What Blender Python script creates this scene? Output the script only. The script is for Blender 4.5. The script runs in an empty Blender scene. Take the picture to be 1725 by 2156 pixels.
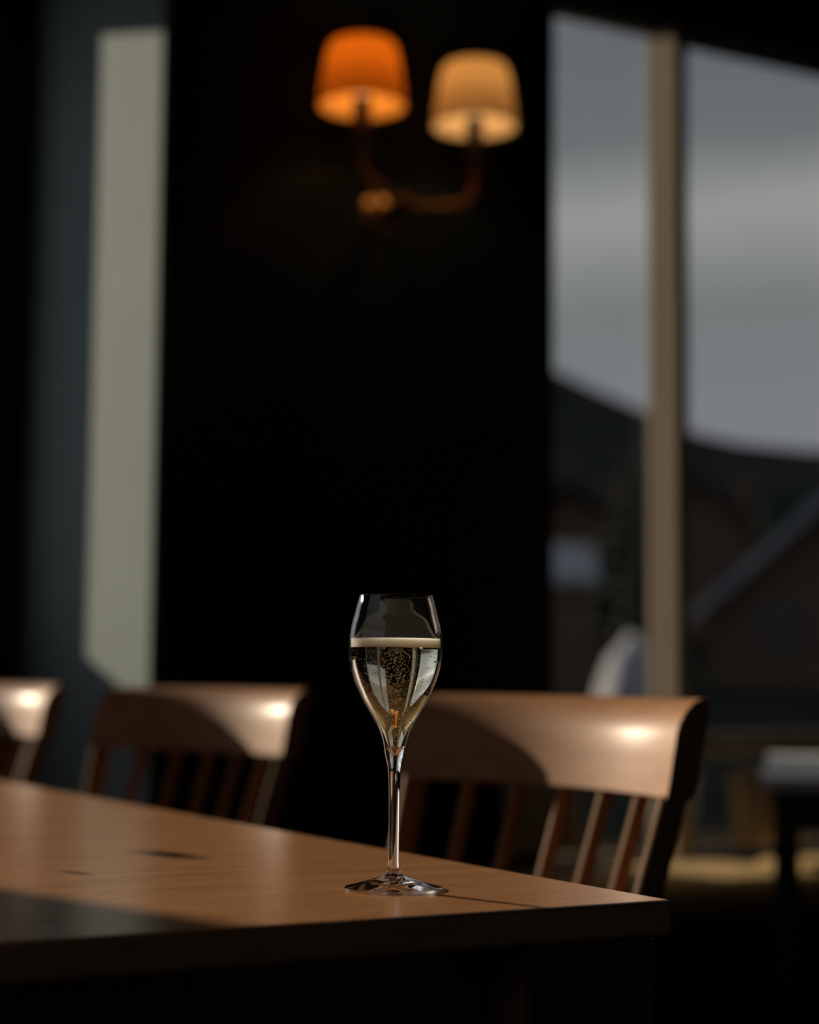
import bpy, bmesh, math, random
from mathutils import Vector, Matrix, noise as mnoise

PI = math.pi
C = bpy.context.scene.collection
SC = bpy.context.scene
rnd = random.Random(7)

# ------------------------------------------------------------------ camera, light, exposure
CAM_Z = 0.90
cam_d = bpy.data.cameras.new('camera')
cam_d.sensor_fit = 'HORIZONTAL'; cam_d.sensor_width = 24.0
cam_d.lens = 3850 / 1725 * 24.0
cam_d.clip_start = 0.05; cam_d.clip_end = 600
cam_d.dof.use_dof = True
cam_d.dof.focus_distance = 1.345
cam_d.dof.aperture_fstop = 2.55
cam_d.dof.aperture_blades = 0
cam = bpy.data.objects.new('camera', cam_d); C.objects.link(cam)
PITCH = math.atan((1430 - 1078) / 3850); ROLL = 0.009
cam.matrix_world = (Matrix.Translation((0, 0, CAM_Z)) @ Matrix.Rotation(PI/2 + PITCH, 4, 'X') @ Matrix.Rotation(ROLL, 4, 'Z'))
SC.camera = cam

SUN_AZ = math.radians(46.0)      # left of the viewing direction
SUN_EL = math.radians(15.5)
SUN_FROM = Vector((-math.sin(SUN_AZ)*math.cos(SUN_EL), math.cos(SUN_AZ)*math.cos(SUN_EL), math.sin(SUN_EL)))
sun_d = bpy.data.lights.new('sun', 'SUN')
sun_d.energy = 5.2; sun_d.color = (1.0, 0.80, 0.60); sun_d.angle = math.radians(0.6)
sun = bpy.data.objects.new('sun', sun_d); C.objects.link(sun)
sun.rotation_euler = SUN_FROM.to_track_quat('Z', 'Y').to_euler()
sun.location = (-6, 8, 6)

SKY_GAIN = 1.0
W = bpy.data.worlds.new('overcast_sky'); SC.world = W; W.use_nodes = True
nt = W.node_tree; nt.nodes.clear()
def N(t, kind, **kw):
    n = t.nodes.new(kind)
    for k, v in kw.items(): setattr(n, k, v)
    return n
def ramp(t, stops, interp='LINEAR'):
    n = t.nodes.new('ShaderNodeValToRGB'); cr = n.color_ramp; cr.interpolation = interp
    while len(cr.elements) < len(stops): cr.elements.new(0.5)
    for e, (p, c) in zip(cr.elements, stops):
        e.position = p; e.color = (*c, 1) if len(c) == 3 else c
    return n
tc = N(nt, 'ShaderNodeTexCoord'); sep = N(nt, 'ShaderNodeSeparateXYZ')
nt.links.new(tc.outputs['Generated'], sep.inputs[0])
mp = N(nt, 'ShaderNodeMapping'); mp.inputs['Scale'].default_value = (2.2, 2.2, 9.0)
nt.links.new(tc.outputs['Generated'], mp.inputs[0])
nz = N(nt, 'ShaderNodeTexNoise'); nz.inputs['Scale'].default_value = 1.6; nz.inputs['Detail'].default_value = 3
nt.links.new(mp.outputs[0], nz.inputs['Vector'])
m1 = N(nt, 'ShaderNodeMath', operation='MULTIPLY_ADD'); m1.inputs[1].default_value = 0.05; 
nt.links.new(nz.outputs['Fac'], m1.inputs[0]); nt.links.new(sep.outputs['Z'], m1.inputs[2])
rp = ramp(nt, [(0.0, (.16, .165, .18)), (0.16, (.225, .23, .255)), (0.22, (.20, .212, .215)), (0.275, (.345, .343, .345)),
               (0.315, (.165, .178, .185)), (0.36, (.145, .155, .172)), (0.42, (.23, .235, .25)), (0.6, (.28, .29, .31)), (1.0, (.26, .28, .31))])
nt.links.new(m1.outputs[0], rp.inputs[0])
vd = N(nt, 'ShaderNodeVectorMath', operation='DOT_PRODUCT'); vd.inputs[1].default_value = SUN_FROM
nt.links.new(tc.outputs['Generated'], vd.inputs[0])
rp2 = ramp(nt, [(0.0, (1, 1, 1)), (0.80, (1, 1, 1)), (0.93, (1.9, 1.92, 1.98)), (1.0, (4.0, 4.0, 4.1))])
nt.links.new(vd.outputs['Value'], rp2.inputs[0])
mx = N(nt, 'ShaderNodeMix', data_type='RGBA', blend_type='MULTIPLY'); mx.inputs[0].default_value = 1.0
nt.links.new(rp.outputs[0], mx.inputs[6]); nt.links.new(rp2.outputs[0], mx.inputs[7])
bg = N(nt, 'ShaderNodeBackground'); bg.inputs['Strength'].default_value = SKY_GAIN
nt.links.new(mx.outputs[2], bg.inputs[0])
wo = N(nt, 'ShaderNodeOutputWorld'); nt.links.new(bg.outputs[0], wo.inputs[0])

SC.view_settings.view_transform = 'Standard'
SC.view_settings.look = 'None'
SC.view_settings.gamma = 1.0
SC.view_settings.use_curve_mapping = False
SC.view_settings.exposure = 0.0
SC.cycles.max_bounces = 24
SC.cycles.transmission_bounces = 20
SC.cycles.transparent_max_bounces = 24
SC.cycles.glossy_bounces = 8
SC.cycles.diffuse_bounces = 4
SC.cycles.sample_clamp_indirect = 6.0
SC.cycles.use_denoising = True

# ------------------------------------------------------------------ room frame: b along the window wall (rightwards), a away from the viewer
RA = math.radians(29.2)
K = Vector((-0.5685, 4.3823, 0.0))
def RW(b, a, z=0.0):
    return K + Vector((b*math.cos(RA) - a*math.sin(RA), b*math.sin(RA) + a*math.cos(RA), z))

# ------------------------------------------------------------------ helpers
def bx(bm, x0, x1, y0, y1, z0, z1):
    vs = [bm.verts.new(p) for p in ((x0,y0,z0),(x1,y0,z0),(x1,y1,z0),(x0,y1,z0),(x0,y0,z1),(x1,y0,z1),(x1,y1,z1),(x0,y1,z1))]
    fs = []
    for q in ((3,2,1,0),(4,5,6,7),(0,1,5,4),(1,2,6,5),(2,3,7,6),(3,0,4,7)):
        fs.append(bm.faces.new([vs[i] for i in q]))
    return vs
def box_bm(x0, x1, y0, y1, z0, z1, bev=0.0, seg=2):
    bm = bmesh.new(); bx(bm, x0, x1, y0, y1, z0, z1)
    if bev: bmesh.ops.bevel(bm, geom=bm.edges[:], offset=bev, segments=seg, affect='EDGES', profile=0.5)
    for f in sorted(bm.faces, key=lambda f: -f.calc_area())[:6]:
        for e in f.edges: e.smooth = False
    return bm
def lathe(bm, prof, seg=64, cap0=False, cap1=False, cx=0, cy=0):
    rings = []
    for r, z in prof:
        if r < 1e-6: rings.append([bm.verts.new((cx, cy, z))])
        else: rings.append([bm.verts.new((cx + r*math.cos(2*PI*i/seg), cy + r*math.sin(2*PI*i/seg), z)) for i in range(seg)])
    for a, b in zip(rings, rings[1:]):
        for i in range(seg):
            j = (i+1) % seg
            if len(a) == 1 and len(b) == 1: continue
            if len(a) == 1: bm.faces.new((a[0], b[j], b[i]))
            elif len(b) == 1: bm.faces.new((a[i], a[j], b[0]))
            else: bm.faces.new((a[i], a[j], b[j], b[i]))
    if cap0 and len(rings[0]) > 1: bm.faces.new(rings[0][::-1])
    if cap1 and len(rings[-1]) > 1: bm.faces.new(rings[-1])
def tube(bm, pts, rad, seg=12, cap=True, sx=1.0):
    pts = [Vector(p) for p in pts]
    rads = rad if isinstance(rad, (list, tuple)) else [rad]*len(pts)
    rings = []; up = Vector((0, 0, 1))
    for i, p in enumerate(pts):
        t = (pts[min(i+1, len(pts)-1)] - pts[max(i-1, 0)]).normalized()
        ref = Vector((0, 1, 0)) if abs(t.z) > 0.7 else up
        u = t.cross(ref).normalized(); v = u.cross(t).normalized()
        rings.append([bm.verts.new(p + (u*math.cos(2*PI*k/seg)*sx + v*math.sin(2*PI*k/seg))*rads[i]) for k in range(seg)])
    for a, b in zip(rings, rings[1:]):
        for k in range(seg):
            j = (k+1) % seg
            bm.faces.new((a[k], b[k], b[j], a[j]))
    if cap:
        bm.faces.new(rings[0]); bm.faces.new(rings[-1][::-1])
def finish(bm, smooth=True, ang=38):
    bmesh.ops.recalc_face_normals(bm, faces=bm.faces[:])
    for f in bm.faces: f.smooth = smooth
    if smooth:
        for e in bm.edges:
            if len(e.link_faces) == 2 and e.calc_face_angle(0) > math.radians(ang): e.smooth = False
def obj(name, bm, mat, parent=None, loc=(0,0,0), rz=0.0, smooth=True, ang=38, label=None):
    finish(bm, smooth, ang)
    me = bpy.data.meshes.new(name); bm.to_mesh(me); bm.free()
    me.materials.append(mat)
    o = bpy.data.objects.new(name, me); C.objects.link(o)
    o.location = loc; o.rotation_euler = (0, 0, rz)
    if parent: o.parent = parent
    if label: o['label'] = label
    return o
def thing(name, label, cat, loc=(0,0,0), rz=0.0, group=None):
    o = bpy.data.objects.new(name, None); C.objects.link(o)
    o.empty_display_size = 0.1
    o.location = loc; o.rotation_euler = (0, 0, rz)
    o['label'] = label; o['category'] = cat
    if group: o['group'] = group
    return o
def tag(o, label, cat, group=None, kind=None):
    o['label'] = label; o['category'] = cat
    if group: o['group'] = group
    if kind: o['kind'] = kind
    return o
def struct(name, bm, mat, label=None, cat=None, parent=None, loc=None, rz=None, smooth=False):
    o = obj(name, bm, mat, parent, K if loc is None else loc, RA if rz is None else rz, smooth)
    o['kind'] = 'structure'
    if label: o['label'] = label
    if cat: o['category'] = cat
    return o

# ------------------------------------------------------------------ materials
def mat(name, col=(.5,.5,.5), rough=.5, metal=0.0, coat=0.0, coat_rough=.1, spec=.5, **kw):
    m = bpy.data.materials.new(name); m.use_nodes = True
    p = m.node_tree.nodes['Principled BSDF']
    p.inputs['Base Color'].default_value = (*col, 1)
    p.inputs['Roughness'].default_value = rough
    p.inputs['Metallic'].default_value = metal
    p.inputs['Coat Weight'].default_value = coat
    p.inputs['Coat Roughness'].default_value = coat_rough
    p.inputs['Specular IOR Level'].default_value = spec
    return m
def noisy(name, c1, c2, scale=8, stretch=(1,1,1), rough=.5, detail=4, bump=0.0, **kw):
    m = mat(name, c1, rough, **kw); t = m.node_tree; p = t.nodes['Principled BSDF']
    tcn = N(t, 'ShaderNodeTexCoord'); mpn = N(t, 'ShaderNodeMapping'); mpn.inputs['Scale'].default_value = stretch
    nn = N(t, 'ShaderNodeTexNoise'); nn.inputs['Scale'].default_value = scale; nn.inputs['Detail'].default_value = detail
    t.links.new(tcn.outputs['Object'], mpn.inputs[0]); t.links.new(mpn.outputs[0], nn.inputs['Vector'])
    r = ramp(t, [(.3, c1), (.7, c2)]); t.links.new(nn.outputs['Fac'], r.inputs[0])
    t.links.new(r.outputs[0], p.inputs['Base Color'])
    if bump:
        b = N(t, 'ShaderNodeBump'); b.inputs['Strength'].default_value = bump; b.inputs['Distance'].default_value = .002
        t.links.new(nn.outputs['Fac'], b.inputs['Height']); t.links.new(b.outputs[0], p.inputs['Normal'])
    return m

M = {}
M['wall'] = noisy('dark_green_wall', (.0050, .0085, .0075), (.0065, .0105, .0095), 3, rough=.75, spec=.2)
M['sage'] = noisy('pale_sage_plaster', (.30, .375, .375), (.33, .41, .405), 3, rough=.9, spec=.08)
M['ceiling'] = mat('dark_ceiling', (.010, .009, .008), .8, spec=.2)
M['floor'] = noisy('dark_floorboards', (.020, .011, .007), (.035, .019, .011), 5, (1, 12, 1), rough=.55, spec=.3)
M['frame'] = noisy('dark_window_frame', (.014, .010, .007), (.020, .013, .009), 6, (8, 8, 1), rough=.5)
M['reveal'] = noisy('light_wood_reveal', (.21, .168, .122), (.25, .205, .152), 6, (10, 10, 1), rough=.85, spec=.1)
M['chair'] = noisy('beech_chair_lacquer', (.37, .178, .080), (.45, .23, .108), 5, (3, 12, 12), rough=.6, detail=5, spec=.12, coat=.15, coat_rough=.30)
M['chair_leg'] = noisy('beech_chair_spindle', (.30, .15, .07), (.38, .20, .095), 7, (14, 14, 1.5), rough=.6, detail=5, spec=.12)
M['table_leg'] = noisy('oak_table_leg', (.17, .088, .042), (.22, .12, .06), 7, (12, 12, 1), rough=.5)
M['orange_shade'] = None

def thin_fresnel(t):
    # reflectance of a thin sheet, the same from both sides
    g = N(t, 'ShaderNodeNewGeometry'); d = N(t, 'ShaderNodeVectorMath', operation='DOT_PRODUCT')
    t.links.new(g.outputs['Normal'], d.inputs[0]); t.links.new(g.outputs['Incoming'], d.inputs[1])
    a = N(t, 'ShaderNodeMath', operation='ABSOLUTE'); t.links.new(d.outputs['Value'], a.inputs[0])
    s = N(t, 'ShaderNodeMath', operation='SUBTRACT'); s.inputs[0].default_value = 1.0; t.links.new(a.outputs[0], s.inputs[1])
    p = N(t, 'ShaderNodeMath', operation='POWER'); p.inputs[1].default_value = 5.0; t.links.new(s.outputs[0], p.inputs[0])
    m = N(t, 'ShaderNodeMath', operation='MULTIPLY_ADD'); m.inputs[1].default_value = .96; m.inputs[2].default_value = .04; t.links.new(p.outputs[0], m.inputs[0])
    return m
def pane_mat():
    m = bpy.data.materials.new('window_glass'); m.use_nodes = True; t = m.node_tree; t.nodes.clear()
    tr = N(t, 'ShaderNodeBsdfTransparent'); tr.inputs[0].default_value = (.97, .98, .975, 1)
    gl = N(t, 'ShaderNodeBsdfGlossy'); gl.inputs['Roughness'].default_value = .01
    fr = thin_fresnel(t)
    mxs = N(t, 'ShaderNodeMixShader'); o = N(t, 'ShaderNodeOutputMaterial')
    t.links.new(fr.outputs[0], mxs.inputs[0]); t.links.new(tr.outputs[0], mxs.inputs[1]); t.links.new(gl.outputs[0], mxs.inputs[2])
    t.links.new(mxs.outputs[0], o.inputs[0])
    return m
M['pane'] = pane_mat()

def table_mat():
    m = mat('oiled_oak_tabletop', (.4,.2,.1), .24, spec=.38); t = m.node_tree; p = t.nodes['Principled BSDF']
    tcn = N(t, 'ShaderNodeTexCoord')
    mpn = N(t, 'ShaderNodeMapping'); mpn.inputs['Scale'].default_value = (1.2, 9.0, 9.0)
    t.links.new(tcn.outputs['Object'], mpn.inputs[0])
    n1 = N(t, 'ShaderNodeTexNoise'); n1.inputs['Scale'].default_value = 4.0; n1.inputs['Detail'].default_value = 6; n1.inputs['Distortion'].default_value = .6
    t.links.new(mpn.outputs[0], n1.inputs['Vector'])
    n2 = N(t, 'ShaderNodeTexNoise'); n2.inputs['Scale'].default_value = 30.0; n2.inputs['Detail'].default_value = 4
    t.links.new(mpn.outputs[0], n2.inputs['Vector'])
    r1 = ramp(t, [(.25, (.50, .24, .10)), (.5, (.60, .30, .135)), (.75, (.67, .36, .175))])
    t.links.new(n1.outputs['Fac'], r1.inputs[0])
    r2 = ramp(t, [(.35, (.86, .84, .82)), (.6, (1, 1, 1))]); t.links.new(n2.outputs['Fac'], r2.inputs[0])
    mm = N(t, 'ShaderNodeMix', data_type='RGBA', blend_type='MULTIPLY'); mm.inputs[0].default_value = 1
    t.links.new(r1.outputs[0], mm.inputs[6]); t.links.new(r2.outputs[0], mm.inputs[7])
    last = mm.outputs[2]
    # knots and the joint between two boards
    for (kx, ky, sx, sy, dark) in ((-.197, .447, .066, .026, .10), (-.317, .339, .030, .010, .35), (-.26, .50, .10, .004, .75)):
        mk = N(t, 'ShaderNodeMapping', vector_type='TEXTURE'); mk.inputs['Location'].default_value = (kx, ky, 0); mk.inputs['Scale'].default_value = (sx, sy, 10)
        mk.inputs['Rotation'].default_value = (0, 0, -1.40 if sx < .09 else 0)
        t.links.new(tcn.outputs['Object'], mk.inputs[0])
        ln = N(t, 'ShaderNodeVectorMath', operation='LENGTH'); t.links.new(mk.outputs[0], ln.inputs[0])
        rk = ramp(t, [(.25, (dark, dark*.9, dark*.8)), (1.0, (1, 1, 1))]); t.links.new(ln.outputs['Value'], rk.inputs[0])
        mk2 = N(t, 'ShaderNodeMix', data_type='RGBA', blend_type='MULTIPLY'); mk2.inputs[0].default_value = 1
        t.links.new(last, mk2.inputs[6]); t.links.new(rk.outputs[0], mk2.inputs[7]); last = mk2.outputs[2]
    sp = N(t, 'ShaderNodeSeparateXYZ'); t.links.new(tcn.outputs['Object'], sp.inputs[0])
    ad = N(t, 'ShaderNodeMath', operation='ADD'); ad.inputs[1].default_value = -.664 + 2.1; t.links.new(sp.outputs['Y'], ad.inputs[0])
    md = N(t, 'ShaderNodeMath', operation='PINGPONG'); md.inputs[1].default_value = .35; t.links.new(ad.outputs[0], md.inputs[0])
    rj = ramp(t, [(.0, (.35, .33, .3)), (.0022, (.45, .42, .4)), (.0045, (1, 1, 1))]); t.links.new(md.outputs[0], rj.inputs[0])
    mj = N(t, 'ShaderNodeMix', data_type='RGBA', blend_type='MULTIPLY'); mj.inputs[0].default_value = .6
    t.links.new(last, mj.inputs[6]); t.links.new(rj.outputs[0], mj.inputs[7])
    t.links.new(mj.outputs[2], p.inputs['Base Color'])
    b = N(t, 'ShaderNodeBump'); b.inputs['Strength'].default_value = .12; b.inputs['Distance'].default_value = .001
    t.links.new(n2.outputs['Fac'], b.inputs['Height']); t.links.new(b.outputs[0], p.inputs['Normal'])
    return m
M['table'] = table_mat()

def crystal(name, ior=1.5, col=(1,1,1), rough=0.0):
    m = mat(name, col, rough); p = m.node_tree.nodes['Principled BSDF']
    p.inputs['Transmission Weight'].default_value = 1.0; p.inputs['IOR'].default_value = ior
    return m
M['crystal'] = crystal('clear_crystal', 1.52)
M['wine'] = crystal('pale_gold_wine', 1.34, (.97, .92, .74))
def bowl_mat():
    m = bpy.data.materials.new('thin_crystal_wall'); m.use_nodes = True; t = m.node_tree; t.nodes.clear()
    tr = N(t, 'ShaderNodeBsdfTransparent'); tr.inputs[0].default_value = (.985, .985, .98, 1)
    gl = N(t, 'ShaderNodeBsdfGlossy'); gl.inputs['Roughness'].default_value = .0
    fr = thin_fresnel(t)
    mxs = N(t, 'ShaderNodeMixShader'); o = N(t, 'ShaderNodeOutputMaterial')
    t.links.new(fr.outputs[0], mxs.inputs[0]); t.links.new(tr.outputs[0], mxs.inputs[1]); t.links.new(gl.outputs[0], mxs.inputs[2])
    t.links.new(mxs.outputs[0], o.inputs[0])
    return m
M['bowl'] = bowl_mat()
M['foam'] = mat('cream_foam', (.95, .73, .54), .6)
_p = M['foam'].node_tree.nodes['Principled BSDF']; _p.inputs['Subsurface Weight'].default_value = 1.0; _p.inputs['Subsurface Radius'].default_value = (1, .9, .75); _p.inputs['Subsurface Scale'].default_value = .03
M['bubble'] = mat('bubble_skin', (1.0, .96, .86), .22, metal=.7)

def shade_mat(name, col):
    m = bpy.data.materials.new(name); m.use_nodes = True; t = m.node_tree; t.nodes.clear()
    di = N(t, 'ShaderNodeBsdfDiffuse'); di.inputs[0].default_value = (*col, 1)
    tr = N(t, 'ShaderNodeBsdfTranslucent'); tr.inputs[0].default_value = (*col, 1)
    mxs = N(t, 'ShaderNodeMixShader'); mxs.inputs[0].default_value = .45
    o = N(t, 'ShaderNodeOutputMaterial')
    t.links.new(di.outputs[0], mxs.inputs[1]); t.links.new(tr.outputs[0], mxs.inputs[2]); t.links.new(mxs.outputs[0], o.inputs[0])
    return m
M['shade_orange'] = shade_mat('amber_fabric_shade', (.85, .50, .13))
M['shade_cream'] = shade_mat('cream_fabric_shade', (.80, .66, .45))
M['brass'] = mat('aged_brass', (.30, .17, .07), .38, metal=1.0)
M['candle'] = mat('dark_lamp_holder', (.03, .02, .012), .5)
M['cushion'] = noisy('ochre_cushion_cloth', (.50, .33, .105), (.57, .38, .13), 30, rough=.9, bump=.2)
M['pillow'] = noisy('beige_pillow_cloth', (.34, .26, .18), (.38, .30, .21), 30, rough=.9, bump=.2)
M['bench'] = noisy('red_brown_bench_wood', (.05, .022, .011), (.08, .034, .016), 5, (2, 10, 10), rough=.5)
M['sill'] = mat('grey_painted_sill', (.16, .16, .165), .4, spec=.3)
M['laminate'] = mat('white_table_laminate', (.84, .84, .86), .3)
M['dark_leg'] = mat('black_table_leg', (.012, .010, .009), .5)

# ------------------------------------------------------------------ room shell (coordinates b, a, z)
BL, BR, AF, AB_, HC = -3.4, 3.9, -5.6, 1.0, 3.1        # left, right, front, alcove back, ceiling
TW = .11
bm = bmesh.new(); bx(bm, BL-.2, BR+.2, AF-.2, TW, -.12, 0); bx(bm, BL-.2, .1, TW, AB_+.16, -.12, 0); struct('floor', bm, M['floor'], 'dark floorboards under the tables and chairs', 'floor')
bm = bmesh.new(); bx(bm, BL-.2, BR+.2, AF-.2, TW, HC, HC+.12); bx(bm, BL-.2, .1, TW, AB_+.16, HC, HC+.12); struct('ceiling', bm, M['ceiling'], 'dark ceiling above the dining room', 'ceiling')
# the window wall at a = 0 with two tall windows
WZ0, WZ1 = .42, 2.785
W1 = (1.097, 1.508); W2 = (1.556, 2.75)
bm = bmesh.new()
bx(bm, -.042, W1[0], 0, TW, 0, HC)
bx(bm, W1[0], W2[1], 0, TW, 0, WZ0-.04)
bx(bm, W1[0], W2[1], 0, TW, WZ1, HC)
bx(bm, W2[1], BR, 0, TW, 0, HC)
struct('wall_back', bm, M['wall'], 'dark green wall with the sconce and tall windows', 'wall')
bm = bmesh.new(); bx(bm, W1[1], W2[0], .0, TW+.01, WZ0-.04, WZ1)
# window posts and frames
post = struct('trim_1', bm, M['reveal'], 'slim upright wooden post between the two tall windows', 'window post')
def frame_bm(b0, b1, z0, z1, a0, a1, w):
    bm = bmesh.new()
    bx(bm, b0, b0+w, a0, a1, z0, z1); bx(bm, b1-w, b1, a0, a1, z0, z1)
    bx(bm, b0+w, b1-w, a0, a1, z0, z0+w); bx(bm, b0+w, b1-w, a0, a1, z1-w, z1)
    return bm
def window(name, b0, b1, z0, z1, a0, a1, w, label, m='frame'):
    o = struct(name, frame_bm(b0, b1, z0, z1, a0, a1, w), M[m], label, 'window')
    am = (a0+a1)/2
    p = obj('pane', box_bm(b0+w, b1-w, am-.003, am+.003, z0+w, z1-w), M['pane'], o, smooth=False)
    return o
window('window_1', W1[0]+.0, W1[1], WZ0, WZ1, TW-.03, TW+.01, .004, 'narrow tall window pane beside the dark green wall', 'reveal')
window('window_2', W2[0], W2[1], WZ0, WZ1, TW-.03, TW+.01, .010, 'wide tall window pane right of the slim post')
bm = box_bm(W1[0], W1[1]-.001, .02, .07, .69, .757, .004); b2 = box_bm(W2[0]+.001, W2[1], .02, .07, .69, .757, .004)
me_ = bpy.data.meshes.new('tmp'); b2.to_mesh(me_); b2.free(); bm.from_mesh(me_); bpy.data.meshes.remove(me_)
struct('trim_2', bm, M['sill'], 'grey crossbar low across the two tall windows', 'window crossbar')
# pale return wall of the alcove and the sunny window behind it
bm = bmesh.new(); bx(bm, -.042, .10, TW, AB_, 0, HC); bx(bm, -.054, -.042, .0, AB_, 0, HC)
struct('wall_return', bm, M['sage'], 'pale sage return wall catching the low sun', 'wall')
S0, S1, SZ0, SZ1 = -2.58, -.06, .95, 2.95
bm = bmesh.new()
bx(bm, BL, S0, AB_, AB_+.16, 0, HC); bx(bm, S1, .1, AB_, AB_+.16, 0, HC)
bx(bm, S0, S1, AB_, AB_+.16, 0, SZ0); bx(bm, S0, S1, AB_, AB_+.16, SZ1, HC)
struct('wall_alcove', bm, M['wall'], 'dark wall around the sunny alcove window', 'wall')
o = window('window_3', S0, S1, SZ0, SZ1, AB_+.01, AB_+.07, .165, 'wide alcove window letting in the low sun')
# left wall, right wall, wall behind the camera
L0, L1, LZ0, LZ1 = -4.6, -1.2, .9, 2.6  # out-of-view window opening, added to bring in sky light from the left
bm = bmesh.new()
bx(bm, BL-.16, BL, AF, L0, 0, HC); bx(bm, BL-.16, BL, L1, AB_+.16, 0, HC)
bx(bm, BL-.16, BL, L0, L1, 0, LZ0); bx(bm, BL-.16, BL, L0, L1, LZ1, HC)
struct('wall_left', bm, M['wall'], 'dark wall on the left with an opening for the added window', 'wall')
bm = bmesh.new()
for a0, a1 in ((L0, L0+.06), (L1-.06, L1)): bx(bm, BL-.10, BL-.05, a0, a1, LZ0, LZ1)
for z0, z1 in ((LZ0, LZ0+.06), (LZ1-.06, LZ1)): bx(bm, BL-.10, BL-.05, L0+.06, L1-.06, z0, z1)
o = struct('added_window', bm, M['frame'], 'wide unseen window added in the left wall for more sky light', 'window')
obj('pane', box_bm(BL-.078, BL-.072, L0+.06, L1-.06, LZ0+.06, LZ1-.06), M['pane'], o, smooth=False)
bm = bmesh.new(); bx(bm, BR, BR+.16, AF, TW, 0, HC); struct('wall_right', bm, M['wall'], 'dark wall on the right', 'wall')
bm = bmesh.new(); bx(bm, BL-.16, BR+.16, AF-.16, AF, 0, HC); struct('wall_front', bm, M['wall'], 'dark wall behind the viewer', 'wall')
bm = bmesh.new(); bx(bm, 0, W1[0]+.0, -.018, 0, 0, .12); bx(bm, W1[0], BR, -.018, 0, 0, .12)
struct('baseboard_back', bm, M['frame'], 'dark skirting board along the window wall', 'baseboard')

# ------------------------------------------------------------------ dining table
TC = RW(-.846, -3.061)             # near right corner of the top, on the floor
TH = .748
table = thing('dining_table', 'oak dining table with knots in the top, champagne glass near its corner', 'table', TC, RA)
TWD, TLN = .92, 2.05
obj('tabletop', box_bm(-TWD, 0, 0, TLN, TH-.024, TH, .0025), M['table'], table)
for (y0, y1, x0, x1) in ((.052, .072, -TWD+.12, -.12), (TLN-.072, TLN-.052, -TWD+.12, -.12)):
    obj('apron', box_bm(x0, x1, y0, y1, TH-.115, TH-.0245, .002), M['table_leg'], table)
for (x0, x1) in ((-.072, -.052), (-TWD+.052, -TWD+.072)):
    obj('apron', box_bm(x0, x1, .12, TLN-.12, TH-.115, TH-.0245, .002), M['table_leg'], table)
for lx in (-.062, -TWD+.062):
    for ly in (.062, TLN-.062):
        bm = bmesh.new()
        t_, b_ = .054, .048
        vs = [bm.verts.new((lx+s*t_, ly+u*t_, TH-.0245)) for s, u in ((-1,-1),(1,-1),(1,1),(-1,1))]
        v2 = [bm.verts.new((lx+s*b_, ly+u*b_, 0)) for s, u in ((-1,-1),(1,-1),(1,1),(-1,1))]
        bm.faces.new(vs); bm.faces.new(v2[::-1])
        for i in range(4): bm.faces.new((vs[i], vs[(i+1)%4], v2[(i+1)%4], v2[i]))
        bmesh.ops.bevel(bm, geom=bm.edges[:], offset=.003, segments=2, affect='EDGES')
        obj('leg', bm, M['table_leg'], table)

# ------------------------------------------------------------------ spindle-back chairs
CW, SAG = .237, .054
RAIL = [(0, .780), (.003, .795), (.008, .820), (.0125, .840), (.018, .855), (.026, .867), (.037, .8765), (.049, .882), (.059, .8825),
        (.0635, .878), (.060, .860), (.053, .830), (.045, .800), (.040, .781), (.037, .7775), (.004, .7775)]
YE = .19
def arc_y(x): return YE + SAG*(1 - (x/CW)**2)
def rail_bm():
    bm = bmesh.new(); n = 40; rings = []
    for i in range(n+1):
        x = -CW + 2*CW*i/n
        rings.append([bm.verts.new((x, arc_y(x) + dy, z)) for dy, z in RAIL])
    m = len(RAIL)
    for a, b in zip(rings, rings[1:]):
        for k in range(m):
            j = (k+1) % m
            bm.faces.new((a[k], a[j], b[j], b[k]))
    e0 = bm.faces.new(rings[0]); e1 = bm.faces.new(rings[-1][::-1])
    ed = list(e0.edges) + list(e1.edges)
    bmesh.ops.bevel(bm, geom=ed, offset=.002, segments=2, affect='EDGES')
    return bm
def slat(pts, hw, hd):
    bm = bmesh.new(); rings = []; n = 12
    for x, y, z in pts:
        ring = []
        for q in range(n):
            an = 2*PI*(q+.5)/n; cx, sy = math.cos(an), math.sin(an)
            ring.append(bm.verts.new((x + hw*math.copysign(abs(cx)**.4, cx), y + hd*math.copysign(abs(sy)**.4, sy), z)))
        rings.append(ring)
    for a, b in zip(rings, rings[1:]):
        for q in range(n): bm.faces.new((a[q], a[(q+1)%n], b[(q+1)%n], b[q]))
    bm.faces.new(rings[0][::-1]); bm.faces.new(rings[-1])
    return bm
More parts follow.
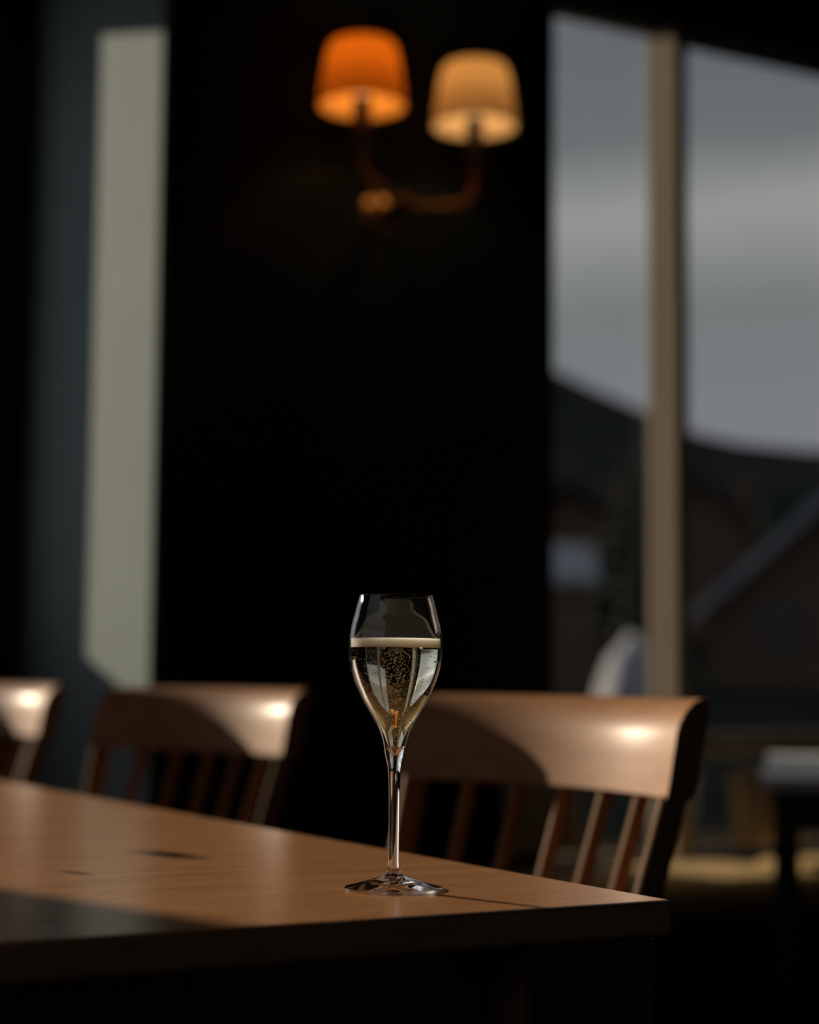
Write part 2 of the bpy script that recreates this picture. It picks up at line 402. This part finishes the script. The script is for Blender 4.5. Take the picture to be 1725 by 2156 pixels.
def make_chair(label):
    t = thing('spindle_back_chair', label, 'chair', group='spindle-back chairs along the table')
    # saddle seat
    bm = bmesh.new(); nx, ny = 14, 14
    def outline(u, v):
        x = .205*u*(1 - .10*(v+1)/2); y = .02 + .205*v
        x *= (1 - .06*abs(v)**4); y -= .205*v*.06*abs(u)**4
        return x, y
    top = {}; bot = {}
    for i in range(nx+1):
        for j in range(ny+1):
            u, v = -1 + 2*i/nx, -1 + 2*j/ny
            x, y = outline(u, v)
            edge = max(abs(u), abs(v))
            dish = -.010*(1-u*u)*(1-(v-.1)**2*.8) - (.006 if edge > .99 else 0)
            top[i, j] = bm.verts.new((x, y, .462 + dish))
            e = .985 if edge > .99 else 1
            bot[i, j] = bm.verts.new((x*e, .02+(y-.02)*e, .428))
    for i in range(nx):
        for j in range(ny):
            bm.faces.new((top[i,j], top[i+1,j], top[i+1,j+1], top[i,j+1]))
            bm.faces.new((bot[i,j], bot[i,j+1], bot[i+1,j+1], bot[i+1,j]))
    for i in range(nx):
        bm.faces.new((top[i,0], bot[i,0], bot[i+1,0], top[i+1,0])); bm.faces.new((top[i+1,ny], bot[i+1,ny], bot[i,ny], top[i,ny]))
        bm.faces.new((top[0,i+1], bot[0,i+1], bot[0,i], top[0,i])); bm.faces.new((top[nx,i], bot[nx,i], bot[nx,i+1], top[nx,i+1]))
    obj('seat', bm, M['chair'], t)
    obj('crest_rail', rail_bm(), M['chair'], t, ang=50)
    lean = .30
    # end posts: flat, deep section
    for s in (-1, 1):
        bm = bmesh.new(); rings = []
        for k in range(7):
            f = k/6; z = .450 + (.782-.450)*f
            xc = s*(CW-.010)*(.86 + .14*f); yc = arc_y(CW) + .020 - lean*(.782-z)*.95
            hw, hd = .0055, .0190
            ring = []
            for q in range(16):
                an = 2*PI*q/16; cx, sy = math.cos(an), math.sin(an)
                ring.append(bm.verts.new((xc + hw*math.copysign(abs(cx)**.5, cx), yc + hd*math.copysign(abs(sy)**.5, sy), z)))
            rings.append(ring)
        for a, b in zip(rings, rings[1:]):
            for q in range(16): bm.faces.new((a[q], a[(q+1)%16], b[(q+1)%16], b[q]))
        bm.faces.new(rings[0][::-1]); bm.faces.new(rings[-1])
        obj('post', bm, M['chair_leg'], t)
    for k in range(5):
        x = (-1 + 2*(k+1)/6)*(CW-.010)
        pts = []; rr = []
        for q in range(7):
            f = q/6; z = .448 + (.784-.448)*f
            pts.append((x*(.86+.14*f), arc_y(x) + .016 - lean*(.784-z)*.95 - SAG*.35*(1-(x/CW)**2)*(1-f), z))
            rr.append(.0085 - .0012*abs(2*f-1)**2)
        bm = slat(pts, .0044, .0098); obj('spindle', bm, M['chair_leg'], t)
    for sx in (-1, 1):
        for sy in (-1, 1):
            bm = bmesh.new()
            p0 = Vector((sx*.150, .02 + sy*.150, .435)); p1 = Vector((sx*.195, .02 + sy*.200, 0))
            tube(bm, [p0.lerp(p1, f) for f in (0, .25, .5, .75, 1)], [.015, .0175, .0175, .015, .0115], 16)
            for v in bm.verts:
                if v.co.z < .004: v.co.z = 0
            obj('leg', bm, M['chair_leg'], t)
    return t
def copy_tree(o, parent=None):
    c = o.copy(); C.objects.link(c)
    if parent: c.parent = parent; c.matrix_parent_inverse = o.matrix_parent_inverse.copy()
    for ch in list(o.children): copy_tree(ch, c)
    return c
def place(t, R, theta):
    th = math.radians(theta)
    xa = Vector((math.sin(th), -math.cos(th), 0)); ya = Vector((math.cos(th), math.sin(th), 0))
    t.location = Vector((R[0], R[1], 0)) - xa*CW - ya*YE
    t.rotation_euler = (0, 0, th - PI/2)
c1 = make_chair('wooden spindle-back chair nearest the viewer, right of the champagne glass')
c2 = copy_tree(c1); c2['label'] = 'wooden spindle-back chair second along the table, left of the champagne glass'
c3 = copy_tree(c1); c3['label'] = 'wooden spindle-back chair cut off by the left edge, farthest along the table'
place(c1, (.268, 1.90), 36)
place(c2, (-.195, 2.85), 48)
place(c3, (-.735, 3.65), 42)

# ------------------------------------------------------------------ champagne glass
GP = RW(-.846-.1475, -3.061+.137) ; GP.z = TH
PX = .0003494
def R_(px): return px*PX
def ZH(y): return (1873 - y)*PX*.982
OUT = [(77, 1253), (82.5, 1272), (87.7, 1294), (92.5, 1312), (96, 1331), (97.8, 1350), (98, 1365), (97, 1385), (94, 1405.5), (89, 1424), (82.6, 1442.6), (74.5, 1461),
       (65.4, 1480), (54.5, 1499), (44, 1517), (36.5, 1531), (30.6, 1545), (26.5, 1558), (23, 1572.5)]
bowl_out = [(R_(r), ZH(y)) for r, y in OUT]
def bowl_in(z):
    pts = sorted([(zz, rr) for rr, zz in bowl_out])
    z = max(pts[0][0], min(pts[-1][0], z))
    for (z0, r0), (z1, r1) in zip(pts, pts[1:]):
        if z <= z1: return r0 + (r1-r0)*(z-z0)/(z1-z0)
ZAP = ZH(1588)
flute = thing('champagne_flute', 'tulip champagne glass standing alone near the table corner', 'glass', GP)
def smooth_prof(p, n=4):
    out = []
    for i in range(len(p)-1):
        p0 = p[max(i-1,0)]; p1 = p[i]; p2 = p[i+1]; p3 = p[min(i+2, len(p)-1)]
        for k in range(n):
            t = k/n
            out.append(tuple(.5*((2*p1[d]) + (-p0[d]+p2[d])*t + (2*p0[d]-5*p1[d]+4*p2[d]-p3[d])*t*t + (-p0[d]+3*p1[d]-3*p2[d]+p3[d])*t**3) for d in (0,1)))
    out.append(p[-1]); return out
WT = .0010
outer = smooth_prof(bowl_out[::-1])                     # bottom to rim
inner = []
for r, z in outer:
    k = (z - ZH(1572.5))/(ZH(1480)-ZH(1572.5))
    th = WT + (.0022*(1-k)**2 if k < 1 else 0)
    inner.append((max(r - th, .0007), z))
bm = bmesh.new()
rim = [(outer[-1][0]-.0001, outer[-1][1]+.00045), (outer[-1][0]-.0005, outer[-1][1]+.0006), (outer[-1][0]-.0009, outer[-1][1]+.00045)]
lathe(bm, outer + rim + inner[::-1], 96)
obj('bowl', bm, M['bowl'], flute, ang=80)
stem = [(23, 1572.5), (20.4, 1591), (16.8, 1606), (14, 1620), (12.6, 1637), (11.9, 1653), (11.3, 1690), (10.9, 1745), (10.7, 1790), (10.9, 1815), (12.2, 1829), (16, 1837), (22, 1844)]
st = smooth_prof([(R_(r), ZH(y)) for r, y in stem], 4)
apex = [(inner[0][0], inner[0][1])] + [(R_(r), ZH(y)) for r, y in ((9, 1581), (6, 1586), (2.5, 1590), (0, 1591))]
foot = [(R_(r), ZH(y)) for r, y in ((30, 1847.5), (45, 1852), (62, 1857), (80, 1862), (94, 1865.5), (101.5, 1867.5), (103.5, 1869.5), (102.5, 1872), (99, 1873))]
bm = bmesh.new()
lathe(bm, apex[::-1] + [(R_(22.5), ZH(1572.5))] + st[1:], 72)
sol = obj('stem', bm, M['crystal'], flute, ang=80)
bm = bmesh.new()
lathe(bm, [(0, ZH(1842)), (R_(17), ZH(1843.2)), (R_(22.4), ZH(1844.2))] + smooth_prof(foot, 3) + [(R_(60), ZH(1872)), (0, ZH(1870))], 96)
obj('foot', bm, M['crystal'], flute, ang=80)

# the sparkling wine inside
ZS = ZH(1363.5); ZF = ZH(1345)
wine_pts = []
for r, z in inner:
    if z < ZS: wine_pts.append((max(r - .00015, .0004), z))
rs = [r for r, z in inner if z >= ZS][0]
wine = obj('sparkling_wine', (lambda b: (lathe(b, [(0, ZH(1589.5)), (R_(2.2), ZH(1588.5)), (R_(5), ZH(1585)), (R_(8), ZH(1580))] + wine_pts + [(rs-.00015, ZS), (0, ZS)], 96), b)[1])(bmesh.new()), M['wine'], None, GP, ang=60)
tag(wine, 'pale gold sparkling wine filling two thirds of the champagne glass', 'wine')
bm = bmesh.new()
fr0 = bowl_in(ZS) - WT - .0002; fr1 = bowl_in(ZF) - WT - .0002
lathe(bm, [(0, ZS+.0001), (fr0, ZS+.0001), ((fr0+fr1)/2, (ZS+ZF)/2), (fr1, ZF+.0003), (fr1-.0012, ZF-.0006), (fr1*.7, ZF-.0012), (0, ZF-.0013)], 96)
obj('foam', bm, M['foam'], wine, ang=60)
bm = bmesh.new()
nb = 0
z_lo = ZH(1575)
while nb < 900:
    z = z_lo + (ZS - .0006 - z_lo)*(rnd.random()**.62)
    rmax = bowl_in(z) - WT - .0012
    if z < ZH(1540): rmax = min(rmax, .0045)
    if rmax < .0008: continue
    r = rmax*math.sqrt(rnd.random())*(.55 + .45*rnd.random()); an = rnd.random()*2*PI
    if rnd.random() < .35: r = min(rmax, .006*math.sqrt(rnd.random()))
    s = .00022 + .00024*rnd.random()**2 + .00010*(z-z_lo)/(ZS-z_lo)
    bmesh.ops.create_icosphere(bm, subdivisions=1, radius=s, matrix=Matrix.Translation((r*math.cos(an), r*math.sin(an), z)))
    nb += 1
bub = obj('bubbles', bm, M['bubble'], wine)
bub['kind'] = 'stuff'
sun_d.cycles.is_caustics_light = True
wine.cycles.is_caustics_caster = True; bub.cycles.is_caustics_receiver = True

# ------------------------------------------------------------------ two-arm wall sconce
SD = .20                                              # shades stand this far off the wall
sconce = thing('wall_sconce', 'two-arm brass wall sconce glowing on the dark green wall', 'wall lamp', RW(.555, 0, 2.10), RA)
bm = bmesh.new(); lathe(bm, [(0, 0), (.055, 0), (.055, .008), (.046, .016), (.02, .024), (0, .024)], 32)
for v in bm.verts: v.co = Vector((v.co.x, -v.co.z, v.co.y))
obj('backplate', bm, M['brass'], sconce)
bm = bmesh.new(); lathe(bm, [(0, .02), (.016, .02), (.016, .10), (.024, .11), (.026, .125), (.018, .14), (0, .145)], 24)
for v in bm.verts: v.co = Vector((v.co.x, -v.co.z, v.co.y))
obj('hub', bm, M['brass'], sconce)
def catmull(p, n=6):
    p = [Vector(q) for q in p]; out = []
    for i in range(len(p)-1):
        p0, p1, p2, p3 = p[max(i-1,0)], p[i], p[i+1], p[min(i+2,len(p)-1)]
        for k in range(n):
            t = k/n
            out.append(.5*((2*p1) + (p2-p0)*t + (2*p0-5*p1+4*p2-p3)*t*t + (3*p1-p0-3*p2+p3)*t**3))
    out.append(p[-1]); return out
for sx, zt, key, pw, lab in ((-.160, .205, 'shade_orange', 1.0, 'amber lamp shade'), (.165, .205, 'shade_cream', 1.0, 'cream lamp shade')):
    bm = bmesh.new()
    tube(bm, catmull([(0, -.11, 0), (sx*.4, -.15, -.005 + .02*(sx < 0)), (sx*.8, -SD, .0 + .015*(sx < 0)), (sx*1.0, -SD, .05), (sx, -SD, .13)]), .011, 14)
    arm = obj('arm', bm, M['brass'], sconce)
    bm = bmesh.new(); lathe(bm, [(0, .115), (.03, .118), (.034, .13), (.022, .134), (.022, .225), (.012, .235), (0, .235)], 24, cx=sx, cy=-SD)
    obj('lamp_holder', bm, M['candle'], arm, label='dark lamp holder')
    bm = bmesh.new()
    zb, zt_, r0, r1 = zt, zt+.160, .106, .087
    prof = [(r0, zb), (r0-.004, zb+.05), (r0-.009, zb+.08), (r1+.004, zb+.12), (r1-.004, zb+.15), (r1-.014, zt_), (.045, zt_+.002)]
    prof = [(r, z) for r, z in prof]
    th = .0012
    lathe(bm, smooth_prof(prof, 3) + [(.045, zt_+.002-th)] + [(r-th, z-(th if z > zb+.15 else 0)) for r, z in smooth_prof(prof, 3)[::-1]] + [smooth_prof(prof, 3)[0]], 48, cx=sx, cy=-SD)
    sh = obj('lamp_shade', bm, M[key], sconce, ang=60, label=lab)
    bulb = bpy.data.lights.new('bulb', 'POINT'); bulb.energy = .9*pw; bulb.color = (1.0, .66, .34); bulb.shadow_soft_size = .022
    bo = bpy.data.objects.new('bulb', bulb); C.objects.link(bo); bo.parent = sconce; bo.location = (sx, -SD, zb+.112)

# ------------------------------------------------------------------ bench, cushions and pillows under the windows
bench = thing('wall_bench', 'low dark red-brown bench along the wall under the windows', 'bench', RW(.78, 0), RA)
BLn = 2.3
obj('seat_board', box_bm(0, BLn, -.56, -.03, (.31), .34, .004), M['bench'], bench)
obj('front_panel', box_bm(.02, BLn-.02, -.53, -.505, .02, .3095, .004), M['bench'], bench)
for x in (.0, BLn-.03): obj('side_panel', box_bm(x, x+.03, -.504, -.03, 0, .3095, .003), M['bench'], bench)
def soft_box(w, d, h, puff=.012, seg=10, r=.02):
    bm = bmesh.new(); nx, ny = 24, 14; top = {}; bot = {}
    for i in range(nx+1):
        for j in range(ny+1):
            u, v = -1+2*i/nx, -1+2*j/ny
            ex = (1-abs(u)**8)*(1-abs(v)**8)
            k = .5*(1 - .35*(max(abs(u), abs(v)) > .99))
            x, y = w/2*u*(1-.012*abs(v)**6), d/2*v*(1-.012*abs(u)**6)
            top[i,j] = bm.verts.new((x, y, h*.5 + h*k + puff*ex - puff*.3)); bot[i,j] = bm.verts.new((x, y, h*.5 - h*k))
    for i in range(nx):
        for j in range(ny):
            bm.faces.new((top[i,j], top[i+1,j], top[i+1,j+1], top[i,j+1])); bm.faces.new((bot[i,j], bot[i,j+1], bot[i+1,j+1], bot[i+1,j]))
    for i in range(nx):
        bm.faces.new((top[i,0], bot[i,0], bot[i+1,0], top[i+1,0])); bm.faces.new((top[i+1,ny], bot[i+1,ny], bot[i,ny], top[i,ny]))
    for j in range(ny):
        bm.faces.new((top[0,j+1], bot[0,j+1], bot[0,j], top[0,j])); bm.faces.new((top[nx,j], bot[nx,j], bot[nx,j+1], top[nx,j+1]))
    return bm
cu1 = obj('seat_cushion', soft_box(.86, .46, .07), M['cushion'], None, RW(.78+.45, -.30, .3405), RA, ang=70)
tag(cu1, 'long ochre seat cushion on the bench, seen right of the near chair', 'cushion', 'ochre cushions on the wall bench')
cu2 = cu1.copy(); C.objects.link(cu2); cu2.location = RW(.78+1.33, -.30, .3405)
cu2['label'] = 'ochre seat cushion on the bench at the right edge, past the black table leg'
def pillow_bm(w, h, t):
    bm = bmesh.new(); n = 16; f = {}; b = {}
    for i in range(n+1):
        for j in range(n+1):
            u, v = -1+2*i/n, -1+2*j/n
            pin = 1 - .07*(1-u*u) if True else 1
            x = w/2*u*(1 - .06*(1-v*v)); z = h/2*v*(1 - .06*(1-u*u))
            th = t/2*(max(0, (1-u*u)*(1-v*v)))**.45
            f[i,j] = bm.verts.new((x, -th, z)); 
            b[i,j] = f[i,j] if max(abs(u), abs(v)) > .999 else bm.verts.new((x, th, z))
    for i in range(n):
        for j in range(n):
            bm.faces.new((f[i,j], f[i+1,j], f[i+1,j+1], f[i,j+1]))
            bm.faces.new((b[i,j], b[i,j+1], b[i+1,j+1], b[i+1,j]))
    return bm
p1 = obj('throw_pillow', pillow_bm(.24, .22, .10), M['pillow'], None, RW(.98, -.125, .560), RA, ang=70)
tag(p1, 'small beige pillow glimpsed between the spindles of the near chair', 'pillow', 'beige pillows on the wall bench')
p2 = p1.copy(); C.objects.link(p2); p2.location = RW(1.72, -.125, .560)
p2['label'] = 'small beige pillow on the bench just right of the near chair'
for p in (p1, p2): p.rotation_euler = (-.16, 0, RA)

# ------------------------------------------------------------------ white table by the bench
TRZ = math.radians(-12)
side = thing('cafe_table', 'white-topped cafe table with black legs at the right edge', 'table', (.668, 3.50, 0), TRZ)
obj('tabletop', box_bm(0, .80, 0, 1.22, .697, .72, .003), M['laminate'], side)
for lx in (.05, .75):
    for ly in (.04, .93):
        obj('leg', box_bm(lx-.024, lx+.024, ly-.024, ly+.024, 0, .6965, .003), M['dark_leg'], side)
obj('apron', box_bm(.075, .725, .03, .05, .62, .6965, .002), M['dark_leg'], side)
obj('apron', box_bm(.075, .725, .92, .94, .62, .6965, .002), M['dark_leg'], side)

# ------------------------------------------------------------------ outdoors
M['hill'] = noisy('dark_forest_hill', (.012, .016, .015), (.030, .032, .028), .25, rough=1.0, spec=.1)
M['ground'] = noisy('dark_winter_ground', (.006, .009, .009), (.013, .015, .015), .3, rough=1.0, spec=0)
M['snow'] = noisy('grey_snow', (.18, .19, .22), (.25, .26, .29), 1.5, rough=.9)
M['timber'] = noisy('brown_timber_wall', (.075, .042, .024), (.11, .064, .038), 2, (1, 1, 14), rough=.8)
M['roof'] = mat('dark_roof_slates', (.018, .019, .021), 1.0, spec=.05)
M['pine'] = noisy('dark_conifer_needles', (.010, .018, .014), (.022, .034, .026), 3, rough=1.0, spec=.1)
M['trunk'] = mat('conifer_trunk', (.03, .02, .014), .9)
M['dark_pane'] = mat('dark_house_window', (.02, .022, .026), .2)
def pol(px, dist):                                    # a direction out of the window, at a distance along the viewing axis
    return Vector(((px-862)/3850*dist, dist, 0))
# ridge
bm = bmesh.new()
crest = [(200, 800), (600, 760), (900, 745), (1160, 768), (1260, 815), (1370, 862), (1450, 900), (1560, 925), (1725, 940), (2000, 930), (2400, 900), (2900, 930), (3600, 960)]
def crest_y(px):
    for (x0, y0), (x1, y1) in zip(crest, crest[1:]):
        if px <= x1: return y0 + (y1-y0)*(px-x0)/(x1-x0)
    return crest[-1][1]
cols = [200 + 40*i for i in range(86)]
grid = []
for px in cols:
    row = []
    hz = (1430 - crest_y(px))/3850*150 + .9
    for q in range(9):
        f = q/8; d = 90 + 60*f
        z = 3.5*(1-f) + hz*f*f*(.9) + hz*.1*f + (mnoise.noise(Vector((px*.01, q*.8, 0)))*1.2*f*(1-f)*4)
        row.append(bm.verts.new(pol(px, d) + Vector((0, 0, z))))
    for q in range(1, 4):
        row.append(bm.verts.new(pol(px, 150+q*25) + Vector((0, 0, hz*(1-q/3.0)))))
    grid.append(row)
for a, b in zip(grid, grid[1:]):
    for i in range(len(a)-1): bm.faces.new((a[i], b[i], b[i+1], a[i+1]))
tag(obj('forest_ridge', bm, M['hill']), 'dark wooded ridge sloping down to the right outside the windows', 'hill', kind='structure')
bm = bmesh.new(); grid = []
for i in range(41):
    row = []
    for j in range(21):
        x = -20 + 90*i/40; y = 9.0 + 90*j/20
        z = -.35 + 4.2*max(0, min(1, (y-12)/85)) + .12*mnoise.noise(Vector((x*.3, y*.2, 0)))
        row.append(bm.verts.new((x, y, z)))
    grid.append(row)
for a, b in zip(grid, grid[1:]):
    for i in range(20): bm.faces.new((a[i], b[i], b[i+1], a[i+1]))
tag(obj('hillside_ground', bm, M['ground']), 'dark rising ground outside the windows', 'ground', kind='structure')
def gz(y): return -.35 + 4.2*max(0, min(1, (y-12)/85))
def chalet(label, px, dist, w, d, h, rh, rz, wallm, roofm, zoff=0):
    P = pol(px, dist); P.z = gz(dist)-.2+zoff
    t = thing('chalet', label, 'house', P, rz, 'houses outside the windows')
    bm = bmesh.new()
    v = [bm.verts.new(q) for q in ((-w/2,-d/2,0),(w/2,-d/2,0),(w/2,d/2,0),(-w/2,d/2,0),(-w/2,-d/2,h),(w/2,-d/2,h),(w/2,d/2,h),(-w/2,d/2,h),(0,-d/2,h+rh),(0,d/2,h+rh))]
    for q in ((3,2,1,0),(0,1,5,8,4),(2,3,7,9,6),(1,2,6,5),(3,0,4,7),(4,8,9,7),(8,5,6,9)): bm.faces.new([v[i] for i in q])
    obj('house_wall', bm, wallm, t, smooth=False)
    sl = rh/(w/2); ov = .5
    for s in (-1, 1):
        bm = bmesh.new(); th = .28
        pr = [(0, h+rh+.02), (s*(w/2+ov), h-ov*sl+.02), (s*(w/2+ov), h-ov*sl+th), (0, h+rh+th)]
        a = [bm.verts.new((x, -d/2-ov, z)) for x, z in pr]; b = [bm.verts.new((x, d/2+ov, z)) for x, z in pr]
        bm.faces.new(a); bm.faces.new(b[::-1])
        for i in range(4): bm.faces.new((a[i], b[i], b[(i+1)%4], a[(i+1)%4]))
        obj('roof', bm, roofm, t, smooth=False)
    for k in range(2):
        x = (-.22 + .44*k)*w
        obj('house_window', box_bm(x-.45, x+.45, -d/2-.06, -d/2+.02, h*.45, h*.45+1.1), M['dark_pane'], t, smooth=False)
    obj('chimney', box_bm(w*.18, w*.18+.6, .2, .8, h+rh*.45, h+rh+.7), M['timber'], t, smooth=False)
    return t
chalet('brown timber house seen through the narrow window', 1230, 62, 3.6, 6, 3.9, 1.2, -.22, M['timber'], M['roof'])
chalet('brown gabled house just right of the window post', 1500, 75, 5.2, 7, 4.0, 2.2, -.3, M['timber'], M['roof'])
chalet('snow-roofed house at the right edge of the wide window', 1790, 38, 5.0, 5, 1.6, 2.2, -.30, M['timber'], M['snow'])
def mound(label, px, dist, w, d, h, seed, zc=None):
    bm = bmesh.new(); n = 18; P = pol(px, dist); P.z = gz(dist)-.1 if zc is None else zc
    g = []
    for i in range(n+1):
        row = []
        for j in range(n+1):
            u, v = -1+2*i/n, -1+2*j/n
            k = max(0, 1-u**4)*max(0, 1-v**4)
            z = h*k**.8*(1 + .25*mnoise.noise(Vector((u*2+seed, v*2, seed))))
            row.append(bm.verts.new((u*w/2, v*d/2, z)))
        g.append(row)
    for i in range(n):
        for j in range(n): bm.faces.new((g[i][j], g[i+1][j], g[i+1][j+1], g[i][j+1]))
    o = obj('snow_bank', bm, M['snow'], None, P)
    return tag(o, label, 'snow bank')
mound('pale snow bank low in the narrow window, beside the post', 1345, 24, 1.15, 2.4, 1.2, 1.3, .2)
shed = thing('garden_shed', 'small shed with a snowy lean-to roof, in the narrow window beside the wall', 'shed', Vector((*pol(1200, 34).xy, gz(34)-.1)))
obj('shed_wall', box_bm(-.42, .42, -.5, .6, 0, 2.05), M['timber'], shed, smooth=False)
bm = bmesh.new(); vv = [bm.verts.new(q) for q in ((-.5,-.62,2.0),(.5,-.62,2.0),(.5,.7,2.72),(-.5,.7,2.72),(-.5,-.62,2.14),(.5,-.62,2.14),(.5,.7,2.86),(-.5,.7,2.86))]
for q in ((3,2,1,0),(4,5,6,7),(0,1,5,4),(1,2,6,5),(2,3,7,6),(3,0,4,7)): bm.faces.new([vv[i] for i in q])
obj('snow_roof', bm, M['snow'], shed, smooth=False)
def conifer(label, px, dist, h, r):
    P = pol(px, dist); P.z = gz(dist)-.1
    t = thing('conifer', label, 'tree', P, rnd.random()*6, 'conifers outside the windows')
    bm = bmesh.new(); tube(bm, [(0,0,0), (0,0,h*.5), (0,0,h*.9)], [.16, .1, .03], 8); obj('trunk', bm, M['trunk'], t)
    bm = bmesh.new(); n = 9
    for k in range(n):
        f = k/n; z = h*(.12 + .86*f); rr = r*(1-f)**.8 + .08; dz = h*.20*(1-.5*f); seg = 18
        ring = [bm.verts.new((rr*(1+.22*((i%2)*2-1)+.1*rnd.uniform(-1,1))*math.cos(2*PI*i/seg), rr*(1+.22*((i%2)*2-1))*math.sin(2*PI*i/seg), z - .12*dz*((i%2)*2-1))) for i in range(seg)]
        tp = bm.verts.new((0, 0, z+dz)); ct = bm.verts.new((0, 0, z+.1*dz))
        for i in range(seg):
            bm.faces.new((ring[i], ring[(i+1)%seg], tp)); bm.faces.new((ring[(i+1)%seg], ring[i], ct))
    obj('foliage', bm, M['pine'], t, smooth=False)
conifer('dark conifer in the narrow window beside the post', 1335, 50, 5.6, 1.5)
conifer('dark conifer in the wide window behind the snow-roofed house', 1640, 55, 5.2, 1.8)
